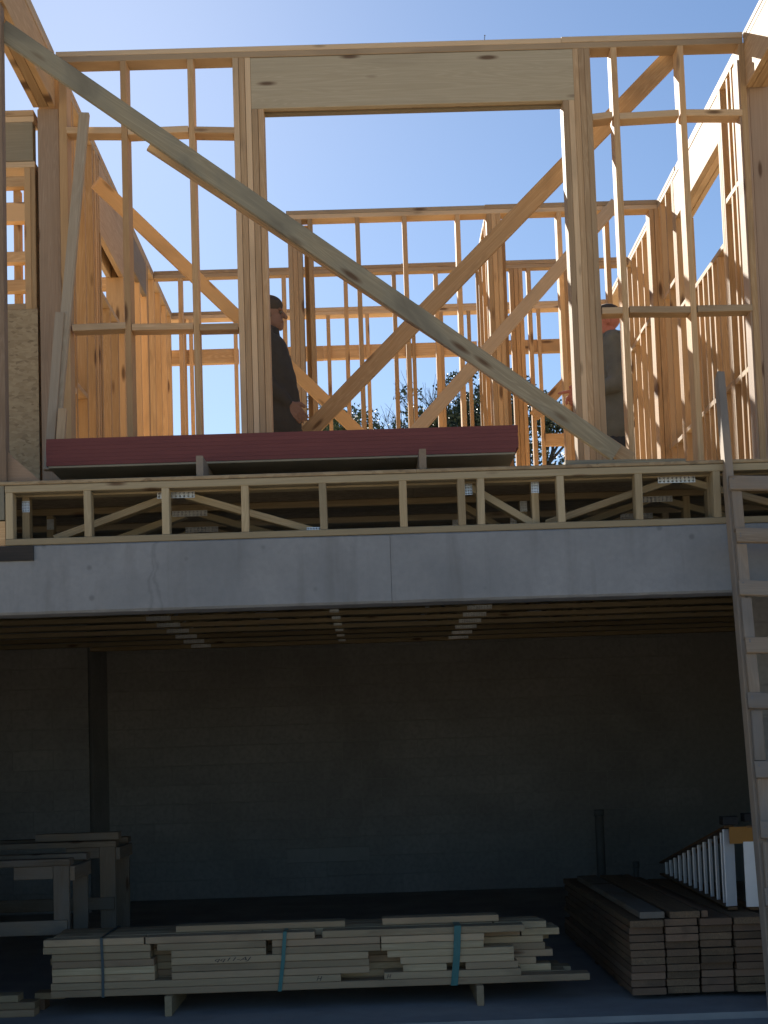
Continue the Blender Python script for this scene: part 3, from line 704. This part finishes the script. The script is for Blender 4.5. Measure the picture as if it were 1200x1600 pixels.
def writing(txt, px0, px1, py, r_):
    cu = bpy.data.curves.new('marking', 'FONT'); cu.body = txt; cu.size = 1.0; cu.shear = 0.35; cu.extrude = 0.0
    tmp = bpy.data.objects.new('tmp', cu); COL.objects.link(tmp)
    dg = bpy.context.evaluated_depsgraph_get(); me = bpy.data.meshes.new_from_object(tmp.evaluated_get(dg)); bpy.data.objects.remove(tmp)
    xs = [v.co.x for v in me.vertices]; zs_ = [v.co.y for v in me.vertices]
    sx_ = (RX(px1)-RX(px0))/(max(xs)-min(xs)); sz_ = RH*0.62/(max(zs_)-min(zs_))
    for v in me.vertices: v.co = ((v.co.x-min(xs))*sx_, 0, (v.co.y-min(zs_))*sz_)
    me.materials.clear()
    place(link('marking', me, M['ink']), Matrix.Translation((RX(px0), YB-.0012, zrow(r_)+RH*0.19)), bu)
for o in (front[(4, 268)], front[(1, 79)], front[(1, 600)]):
    o.location.y += YB+WB/2-(o.location.y+bu.location.y)   # these three lie flush at the front
writing('qq11-AJ', 336, 393, 1494, 4); writing('H', 494, 503, 1530, 1); writing('H', 604, 611, 1530, 1)
for px, lab in ((265, 'short timber sleeper under the bundle, towards its left end'), (750, 'short timber sleeper under the bundle, towards its right end')):
    x = RX(px, 1565)
    o = box('sleeper', x-.02, x+.02, YB-.06, YB+.62, .001, zrow(0)-.001, M['pale'], None, 'y'); tag(o, lab, 'sleeper', 'sleepers under the strapped bundle')
for i, (a, b_, z, yy) in enumerate(((-40, 53, 0.001, 8.95), (-40, 54, 0.042, 8.97), (-40, 28, 0.083, 8.98))):
    o = box('loose_board', W(a, 1555, yy).x-.5, W(b_, 1555, yy).x, yy, yy+.14, z, z+.04, M['pale'])
    tag(o, ['lowest', 'middle', 'uppermost short'][i]+' board of the little heap left of the strapped bundle', 'board', 'boards heaped at the left')
o = box('loose_board', W(54, 1538, 9.2).x, W(100, 1538, 9.2).x, 9.2, 9.34, 0.06, 0.1, M['pale']); tag(o, 'pale board end poking out between small heap and strapped bundle', 'board')
o = box('bearer_block', W(54, 1538, 9.2).x, W(70, 1538, 9.2).x, 9.19, 9.33, 0.001, 0.059, M['brown']); tag(o, 'small dark block on the floor under the poking board end', 'block')

# ------------------------------------------------------------------ loose pile of brown planks at the right
YP = 8.80
cols = [(985, 1040), (1041, 1093.5), (1095.5, 1147), (1149, 1201), (1203, 1254)]
zp = lambda r: 0.030+r*0.0428
n_pile = 0
for c, (a, b_) in enumerate(cols):
    x0, x1 = W(a, 1500, YP).x, W(b_, 1500, YP).x
    for r_ in range(10):
        if c == 4 and r_ == 9: continue
        yo = random.uniform(-.012, .03); L = random.choice((2.75, 2.95, 3.05)); ins = random.uniform(0, .005)
        o = box('plank', x0+ins+.001, x1-.001-random.uniform(0, .004), YP+yo, YP+yo+L, zp(r_)+.0005, zp(r_)+.0385, M['brown'], None, 'y')
        tag(o, 'brown plank '+ORD[r_]+' from the floor in the '+('leftmost', 'second', 'third', 'fourth', 'rightmost')[c]+' column of the squared pile', 'plank', 'planks in the squared pile')
for (a, b_, yo, lab, mt) in ((1002, 1041, 0.05, 'pale ended plank lying loose on top of the brown pile', 'used'), (1048, 1095, 0.02, 'brown plank on top of the pile, right of the pale ended one', 'brown'),
                             (1098, 1108, 0.03, 'narrow stick on top of the brown pile', 'brown')):
    x0, x1 = W(a, 1435, YP).x, W(b_, 1435, YP).x
    tag(box('plank', x0, x1, YP+yo, YP+yo+2.7, zp(10)+.001, zp(10)+.038, M[mt], None, 'y'), lab, 'plank')
for i in range(3):
    yy = YP+.55+i*0.95
    tag(box('bearer', W(985, 1560, YP).x+.03, 2.75, yy, yy+.09, .001, .0295, M['brown'], None, 'x'), 'timber bearer under the squared brown pile, ' + ['nearest', 'middle', 'farthest'][i], 'bearer', 'bearers under the pile')
# ------------------------------------------------------------------ stepladder lying on its side on the pile
zl = zp(10)+.001
sl_ = thing('stepladder', 'orange fibreglass stepladder with bright steps lying on its side on planks', 'stepladder', (2.28, 9.3, zl))
YA0, YA1 = 9.12, 11.75
pb0, pt0 = WZ(1157, 1428, zl+.02), W(1136, 1300, YA0)
XA = W(1142, 1360, YA0).x
ht0, ht1 = 0.50, 0.10
xN, xFr = XA, W(1037, 1366, YA1).x
def lx(t): return xN+(xFr-xN)*t
nst = 13
for s_, nm in ((0, 'rail'), (1, 'rail')):
    z0 = zl+.012 if s_ == 0 else zl+ht0
    z1 = zl+.012 if s_ == 0 else zl+ht1
    stick(nm, (lx(0), YA0, z0), (lx(1), YA1, z1), 0.014, 0.06, M['shaded_orange'], sl_, (1, 0, 0))
    stick(nm, (lx(0)+.12, YA0-.05, z0), (lx(1)+.07, YA1, z1), 0.014, 0.05, M['shaded_orange'], sl_, (1, 0, 0))
for i in range(nst):
    t_ = (i+.15)/nst; h_ = ht0+(ht1-ht0)*t_; yy = YA0+(YA1-YA0)*t_
    stick('step', (lx(t_)+.0, yy, zl+.024), (lx(t_)+.0, yy, zl+h_-.012), 0.075 if i == 0 else 0.024, 0.012, M['alu'], sl_, (-0.35, 1, 0))
stick('back_spreader', (lx(0)+.12, YA0-.05, zl+.024), (lx(0)+.12, YA0-.05, zl+ht0-.09), .10, .012, M['alu'], sl_, (0, 1, 0))
stick('gusset', (lx(0)+.075, YA0-.045, zl+ht0-.10), (lx(0)+.075, YA0-.045, zl+ht0+.0), .17, .010, M['orange'], sl_, (0, 1, 0))
for dx_, zz_ in ((-.01, ht0+.015), (.12, ht0+.03)):
    box('foot', lx(0)+dx_-.045, lx(0)+dx_+.045, YA0-.10, YA0-.0, zl+zz_-.0, zl+zz_+.05, M['rubber'], sl_)

# ------------------------------------------------------------------ pipes and dark things at the back
def cyl(name, p, r_, h_, mat, lab, cat):
    bm = bmesh.new(); bmesh.ops.create_cone(bm, cap_ends=True, segments=20, radius1=r_, radius2=r_, depth=h_, matrix=Matrix.Translation((0, 0, h_/2)))
    bmesh.ops.create_cone(bm, cap_ends=True, segments=20, radius1=r_*1.18, radius2=r_*1.18, depth=.06, matrix=Matrix.Translation((0, 0, h_-.03)))
    me = bpy.data.meshes.new(name); bm.to_mesh(me); bm.free()
    for f in me.polygons: f.use_smooth = len(f.vertices) == 4
    o = link(name, me, mat); o.location = p; return tag(o, lab, cat)
p = WZ(938, 1398, 0); cyl('standpipe', (W(938, 1320, 15.4).x, 15.4, 0), 0.045, W(938, 1265, 15.4).z, M['pipe'], 'tall grey pipe standing up from the floor at the back', 'pipe')
cyl('pipe_stub', (W(994, 1357, 15.0).x, 15.0, 0), 0.028, W(994, 1346, 15.0).z, M['pipe'], 'short grey pipe stub right of the tall pipe', 'pipe')
hp = thing('block_patch', 'dim patch of concrete blocks with a gap, low on the far wall', 'blocks', (W(500, 1370, 16.165).x, 16.165, 0))
def hb(a, b_, c, d_): box('block', W(a, 1370, 16.165).x, W(b_, 1370, 16.165).x, 16.165, 16.215, max(.002, W(500, d_, 16.165).z), W(500, c, 16.165).z, M['block'] if c > 1340 else M['block_old'], hp)
zf = proj((W(500, 1370, 15.95).x, 16.165, 0.001))[1]
hb(452, 477, 1371, zf); hb(546, 571, 1369, zf); hb(452, 512, 1347, 1370.8); hb(512.2, 571, 1347, 1368.8); hb(450, 500, 1325, 1346.8); hb(500.2, 578, 1325, 1346.8)

# ------------------------------------------------------------------ sawhorses
def sawhorse(label, Y, pend, pytop, dim, X0, leg_w, mat):
    xe = W(pend, pytop, Y).x
    zt2 = W(pend-40, pytop, Y).z
    r = thing('sawhorse', label, 'sawhorse', (xe-.7, Y, 0), 'sawhorses at the left of the garage')
    box('top_rail', X0, xe-.004, Y-.01, Y+.13, zt2-.042, zt2, M[mat], r)
    for yy in (Y, Y+.62):
        for xx in (xe-.012-leg_w/2, X0+.08):
            box('leg', xx-leg_w/2, xx+leg_w/2, yy, yy+.038, .001, zt2-.043, M[mat], r, 'z')
        box('gusset', xe-leg_w-.26, xe-leg_w-.014, yy+.004, yy+.034, zt2-.125, zt2-.043, M[mat], r)
    for zz_ in (0.44,): box('lower_rail', X0, xe-.02, Y-.037, Y-.001, zz_-.045, zz_+.045, M[mat], r)
    box('top_rail', X0, xe-.004, Y+.55, Y+.69, zt2-.042, zt2, M[mat], r)
    box('cross_rail', xe-.018, xe+.018, Y+.04, Y+.61, zt2-.14, zt2-.05, M[mat], r, 'y')
    return r
sawhorse('nearer rough timber sawhorse by the left end of the strapped bundle', 9.65, 110, 1343, .86, -3.2, .10, 'used')
sawhorse('farther rough timber sawhorse in the shade, with a loose board on top', 11.2, 182, 1315, .9, -3.4, .115, 'used')
o = box('loose_board', W(55, 1305, 11.2).x, W(185, 1305, 11.2).x, 11.2, 11.33, W(120, 1314, 11.2).z+.002, W(120, 1303, 11.2).z+.004, M['used']); tag(o, 'grey board lying on top of the farther sawhorse', 'board')

# ------------------------------------------------------------------ people
def capsule(bm, p0, r0_, p1, r1_, sx_=1.0, seg=14):
    p0, p1 = Vector(p0), Vector(p1); ax = (p1-p0); L = max(ax.length, 1e-5); q = ax.to_track_quat('Z', 'Y') if ax.length > 1e-5 else Matrix.Identity(3).to_quaternion()
    rings = [(-r0_*.98, .2*r0_), (-r0_*.7, .714*r0_), (-r0_*.3, .954*r0_), (0, r0_), (L, r1_), (L+.3*r1_, .954*r1_), (L+.7*r1_, .714*r1_), (L+.98*r1_, .2*r1_)]
    vs = []
    for (z, r_) in rings:
        vs.append([bm.verts.new(p0+q @ Vector((r_*math.cos(a), r_*math.sin(a), z))) for a in [2*math.pi*j/seg for j in range(seg)]])
    for a, b_ in zip(vs, vs[1:]):
        for j in range(seg): bm.faces.new((a[j], a[(j+1) % seg], b_[(j+1) % seg], b_[j]))
    bm.faces.new(vs[0][::-1]); bm.faces.new(vs[-1])
def ellip(bm, c, rx, ry_, rz_, rot=0.0):
    bmesh.ops.create_uvsphere(bm, u_segments=20, v_segments=14, radius=1, matrix=Matrix.Translation(c) @ Matrix.Rotation(rot, 4, 'Y') @ Matrix.Diagonal((rx, ry_, rz_, 1)))
def blend(name, fn, vox, mat, parent, smooth=6):
    """fuse the shapes fn draws into one continuous smooth skin"""
    bm = bmesh.new(); fn(bm); me = bpy.data.meshes.new(name); bm.to_mesh(me); bm.free()
    o = bpy.data.objects.new('tmp', me); COL.objects.link(o)
    md = o.modifiers.new('r', 'REMESH'); md.mode = 'VOXEL'; md.voxel_size = vox; md.use_smooth_shade = True
    ms = o.modifiers.new('s', 'SMOOTH'); ms.factor = 0.5; ms.iterations = smooth
    dg = bpy.context.evaluated_depsgraph_get(); me2 = bpy.data.meshes.new_from_object(o.evaluated_get(dg)); bpy.data.objects.remove(o)
    me2.name = name
    for f in me2.polygons: f.use_smooth = True
    me2.materials.clear(); o2 = link(name, me2, mat, parent); return o2
def hand(bm, wrist, d, up, out, pointing=False, sz=1.0):
    """d: towards the fingers, up: thumb side, out: back of the hand"""
    d, up, out = Vector(d).normalized(), Vector(up).normalized(), Vector(out).normalized(); w = Vector(wrist)
    kn = []
    for i, k in enumerate((0.034, 0.0115, -0.0115, -0.034)):
        a, b_ = w+d*.015+up*k*.7, w+d*.088+up*k
        capsule(bm, a, .020*sz, b_, .0155*sz); kn.append(b_)
    ln = (.078, .085, .079, .062)
    for i, b_ in enumerate(kn):
        if pointing and i == 0: segs = [(d*1+up*.12, .042), (d*1+up*.10, .027), (d, .02)]
        elif pointing: segs = [(d*.75-out*.65-up*.15*i, .036), (-out*.75-d*.25-up*.12*i, .024), (-d*.9-out*.2, .016)] if i > 1 else [(d*.9-up*.45-out*.15, .04), (d*.55-up*.8-out*.2, .026), (d*.1-up*.9-out*.2, .018)]
        else: segs = [(d*.95-out*.25, ln[i]*.5), (d*.75-out*.6, ln[i]*.32), (d*.5-out*.8, ln[i]*.24)]
        p = b_; r_ = .0132*sz
        for (v, l) in segs:
            q = p+v.normalized()*l; capsule(bm, p, r_, q, r_*.9); p = q; r_ *= .9
    a = w+d*.03+up*.03; b_ = a+(d*.6+up*.75-out*.2)*.042; c = b_+(d*.95+up*.2-out*.15)*.034
    capsule(bm, a, .018, b_, .0145); capsule(bm, b_, .0145, c, .0115)
def person(label, loc, rz, jacket, pose, belly=0.0, capped=True, scale=1.0, skin='skin'):
    """faces local +X, left side is +Y, feet at the origin, 1.75 m tall"""
    r = thing('person', label, 'person', loc); r.rotation_euler.z = rz; r.scale = (scale,)*3
    elL, wrL = pose['left']; elR, wrR = pose['right']
    shL, shR = Vector((-.01, .185, 1.43)), Vector((-.01, -.185, 1.43))
    hc = Vector((.035, 0, 1.625))
    def body(bm):
        ellip(bm, hc+Vector((-.012, 0, .03)), .098, .076, .100)            # skull
        ellip(bm, hc+Vector((.03, 0, -.045)), .062, .058, .085)           # face and jaw
        capsule(bm, hc+Vector((.072, 0, -.085)), .026, hc+Vector((.072, 0, -.10)), .022)   # chin
        capsule(bm, hc+Vector((.088, 0, .012)), .011, hc+Vector((.113, 0, -.026)), .015)  # nose
        capsule(bm, hc+Vector((.088, -.022, -.058)), .010, hc+Vector((.088, .022, -.058)), .010)  # lips
        for s_ in (-1, 1):
            capsule(bm, hc+Vector((-.012, s_*.078, -.025)), .011, hc+Vector((-.006, s_*.084, .018)), .016)   # ear
            capsule(bm, hc+Vector((.076, s_*.045, .022)), .010, hc+Vector((.086, s_*.018, .024)), .010)      # brow
        capsule(bm, (0, 0, 1.40), .066, hc+Vector((-.015, 0, -.07)), .055)                                    # neck
        capsule(bm, (0, -.11, 1.36), .09, (0, .11, 1.36), .09); capsule(bm, (0, -.07, 1.2), .115, (0, .07, 1.2), .115)
        capsule(bm, (0.01, -.06, 1.02), .115, (.01, .06, 1.02), .115); capsule(bm, (0, -.08, .92), .105, (0, .08, .92), .105)
        for s_, sh, el, wr in ((1, shL, elL, wrL), (-1, shR, elR, wrR)):
            capsule(bm, sh, .056, el, .042); capsule(bm, el, .042, wr, .027)
            capsule(bm, (0, s_*.09, .90), .092, (.015, s_*.10, .48), .058); capsule(bm, (.015, s_*.10, .48), .056, (-.02, s_*.105, .09), .040)
            capsule(bm, (-.05, s_*.105, .045), .038, (.13, s_*.12, .035), .032)
        for key, s_ in (('left', 1), ('right', -1)):
            el, wr = pose[key]; d_ = (Vector(wr)-Vector(el)).normalized()
            up_ = Vector((0, 0, 1)) if abs(d_.z) < .7 else Vector((1, 0, 0)); up_ = (up_-d_*up_.dot(d_)).normalized()
            out_ = Vector((0, s_, 0)); out_ = (out_-d_*out_.dot(d_)).normalized(); up_ = (up_-out_*up_.dot(out_)).normalized()
            hand(bm, wr, d_, up_, out_, pose.get('point') == key, 1.0 if pose.get('point') == key else .86)
    blend('body', body, .0045, M[skin], r, 2)
    def jk(bm):
        capsule(bm, (-.005, -.13, 1.375), .108, (-.005, .13, 1.375), .108); capsule(bm, (.0, -.085, 1.22), .142, (.0, .085, 1.22), .142)
        capsule(bm, (.02, -.075, 1.02), .152, (.02, .075, 1.02), .152); capsule(bm, (.015, -.09, .86), .150, (.015, .09, .86), .150)
        capsule(bm, (-.02, 0, 1.42), .088, (.012, 0, 1.49), .082)
        for s_ in (-1, 1):
            capsule(bm, (-.005+belly*.5, s_*.10, 1.34), .125, (.01+belly*.75, s_*.085, 1.10), .150); capsule(bm, (.01+belly*.75, s_*.085, 1.10), .150, (.012+belly, s_*.085, .80), .150)
        for sh, el, wr in ((shL, elL, wrL), (shR, elR, wrR)):
            w2 = Vector(el)+(Vector(wr)-Vector(el))*.93
            capsule(bm, sh, .085, el, .064); capsule(bm, el, .064, w2, .047)
    j = blend('jacket', jk, .011, M[jacket], r, 5)
    for v in j.data.vertices:                    # folds and creases
        n_ = mnoise.noise(Vector(v.co)*11)*.008+mnoise.noise(Vector((v.co.x*4, v.co.y*4, v.co.z*22)))*.005
        n_ += abs(mnoise.noise(Vector((v.co.x*7, v.co.y*7, v.co.z*9+v.co.x*14))))*-.010; v.co += v.normal*n_*0.9
    def col(bm):
        for k in range(22):
            a = 2*math.pi*k/22; a2 = 2*math.pi*(k+1)/22
            f_ = lambda t: Vector((.005+.086*math.cos(t), .084*math.sin(t), 1.495+.012*math.cos(t)*-1))
            capsule(bm, f_(a)+Vector((0, 0, -.02)), .016, f_(a2)+Vector((0, 0, .028)), .011, seg=8)
    blend('collar', col, .008, M[jacket], r, 2)
    def tr(bm):
        capsule(bm, (0, -.08, .90), .122, (0, .08, .90), .122)
        for s_ in (-1, 1):
            capsule(bm, (0, s_*.092, .86), .112, (.015, s_*.102, .48), .080); capsule(bm, (.015, s_*.102, .48), .080, (-.015, s_*.106, .10), .064)
    blend('trousers', tr, .012, M['denim'], r, 4)
    for s_ in (-1, 1):
        def bt_(bm): capsule(bm, (-.055, s_*.106, .055), .052, (.05, s_*.112, .052), .050); capsule(bm, (.05, s_*.112, .045), .046, (.165, s_*.125, .036), .036); capsule(bm, (-.04, s_*.106, .06), .056, (-.025, s_*.106, .16), .056)
        b_o = blend('boot', bt_, .009, M['boot'], r, 3)
        for v in b_o.data.vertices: v.co.z = max(v.co.z, .001)
        bm = bmesh.new(); bmesh.ops.create_uvsphere(bm, u_segments=12, v_segments=8, radius=.0125, matrix=Matrix.Translation(hc+Vector((.077, s_*.031, .003))))
        me = bpy.data.meshes.new('eye'); bm.to_mesh(me); bm.free(); link('eye', me, M['eye'], r)
    def hr(bm): ellip(bm, hc+Vector((-.03, 0, .012)), .088, .081, .088)
    if capped != 'brim': blend('hair', hr, .008, M['hair'], r, 2)
    if capped:
        def cp(bm):
            ellip(bm, hc+Vector((-.012, 0, .058)), .108, .088, .080)
            for k in range(-4, 5) if capped == 'brim' else ():
                t = k/4; capsule(bm, hc+Vector((.07, t*.06, .062)), .010, hc+Vector((.158-.035*t*t, t*.062, .047-.012*t*t)), .006, seg=8)
        blend('cap', cp, .007, M['cap'], r, 2).name = 'cap'
    return r
xl = W(432, 560, 10.35).x
person('person in a dark jacket and knit cap facing right beside the left opening posts', (xl-.075, 10.35, DECK+.001), 0.0, 'jacket_dark',
       {'left': (Vector((-.03, .27, 1.15)), Vector((.12, .24, .93))), 'right': (Vector((-.05, -.26, 1.14)), Vector((.16, -.20, .93)))}, belly=.085)
xr = W(957, 560, 10.45).x
hd = W(905, 620, 10.2)
person('person in a grey green jacket pointing left from behind the right opening posts', (xr, 10.45, DECK+.001), math.pi-.12, 'jacket_green',
       {'left': (Vector((-.01, .285, 1.08)), Vector((.235, .25, 1.035))), 'right': (Vector((-.06, -.27, 1.15)), Vector((.06, -.27, .93))), 'point': 'left'}, capped='brim', scale=.94, skin='skin_red')

# ------------------------------------------------------------------ trees beyond the house
def limb_mesh(segs, sides=7):
    vs, fs = [], []
    for (p0, r0_, p1, r1_) in segs:
        ax = (p1-p0); q = ax.to_track_quat('Z', 'Y'); b_ = len(vs)
        for p, r_ in ((p0, r0_), (p1, r1_)):
            for j in range(sides): a = 2*math.pi*j/sides; vs.append(p+q @ Vector((r_*math.cos(a), r_*math.sin(a), 0)))
        for j in range(sides): fs.append((b_+j, b_+(j+1) % sides, b_+sides+(j+1) % sides, b_+sides+j))
    return vs, fs
def grow(segs, p, d, l, r_, depth, rnd, tips, spread=0.6):
    q = p+d*l; segs.append((p, r_, q, r_*.72))
    if depth == 0: tips.append(q); return
    for k in range(3 if depth > 1 else 2):
        nd = (d+Vector((rnd.uniform(-1, 1), rnd.uniform(-1, 1), rnd.uniform(-.35, .8)))*spread).normalized()
        grow(segs, q if k else p+d*l*.8, nd, l*rnd.uniform(.62, .85), r_*.66, depth-1, rnd, tips, spread)
    if depth > 1: tips.append(q)
def tree(label, x, y, h, seed, leaf, crown_r, n_clump=1, name='tree'):
    rnd = random.Random(seed); r = thing(name, label, 'tree', (x, y, -.15), 'trees behind the house')
    segs, tips = [], []
    p = Vector((0, 0, 0)); d = Vector((rnd.uniform(-.05, .05), rnd.uniform(-.05, .05), 1)); rr = h*(.022 if leaf else .013)
    for i in range(4):
        q = p+d*h*.12; segs.append((p, rr, q, rr*.88)); p = q; rr *= .88; d = (d+Vector((rnd.uniform(-.1, .1), rnd.uniform(-.1, .1), 0))).normalized()
        if i >= 1:
            for k in range(2):
                a = rnd.uniform(0, 6.28); grow(segs, p, Vector((math.cos(a), math.sin(a), .55)).normalized(), h*.15, rr*(.5 if leaf else .42), 3 if leaf else 5, rnd, tips)
    grow(segs, p, d, h*.16, rr*(1 if leaf else .7), 4 if leaf else 6, rnd, tips, .5 if leaf else .42)
    top = max(s[2].z for s in segs); k = h/top
    vs, fs = limb_mesh(segs); vs = [v*k for v in vs]
    link('trunk', mesh_from('trunk', vs, fs), M['bark'], r)
    if leaf:
        lv, lf = [], []
        for t in tips:
            c = t*k
            for _ in range(n_clump):
                cc = c+Vector((rnd.gauss(0, .35), rnd.gauss(0, .35), rnd.gauss(0, .28))); cr = rnd.uniform(.25, .5)
                for _ in range(90):
                    v = Vector((rnd.gauss(0, 1), rnd.gauss(0, 1), rnd.gauss(0, .8))).normalized()*cr*rnd.uniform(.4, 1)
                    pn = cc+v; s_ = rnd.uniform(.035, .06)
                    u = Vector((rnd.uniform(-1, 1), rnd.uniform(-1, 1), rnd.uniform(-1, 1))).normalized(); w_ = u.cross(v.normalized()+Vector((.01, 0, 0))).normalized()
                    b_ = len(lv); lv += [pn-u*s_, pn-w_*s_*.75, pn+u*s_, pn+w_*s_*.75]; lf.append((b_, b_+1, b_+2, b_+3))
        link('crown', mesh_from('crown', lv, lf), M[leaf], r)
    return r
def treetop(px, py, y): return W(px, py, y)
for (px, py, yy, sd, lf, lab) in ((706, 622, 41, 3, 'leaf_dark', 'dark leafy evergreen behind the house, seen through the middle studs'),
                                  (640, 655, 44, 5, 'leaf_dark', 'lower dark evergreen just left of the tallest leafy tree'),
                                  (568, 650, 48, 8, 'leaf_mid', 'mid green tree top low behind the sunlit brace'),
                                  (490, 655, 52, 11, 'leaf_mid', 'pale green tree top beside the person in the dark jacket'),
                                  (868, 588, 43, 14, 'leaf_dark', 'dark tree tip seen above the short brace near the pointing hand')):
    P = treetop(px, py, yy); tree(lab, P.x, yy, P.z+.15, sd, lf, 3, 2)
P = treetop(705, 548, 46); tree('bare leafless tree rising behind the dark evergreens', P.x, 46, P.z+.15, 21, None, 3, name='bare_tree')
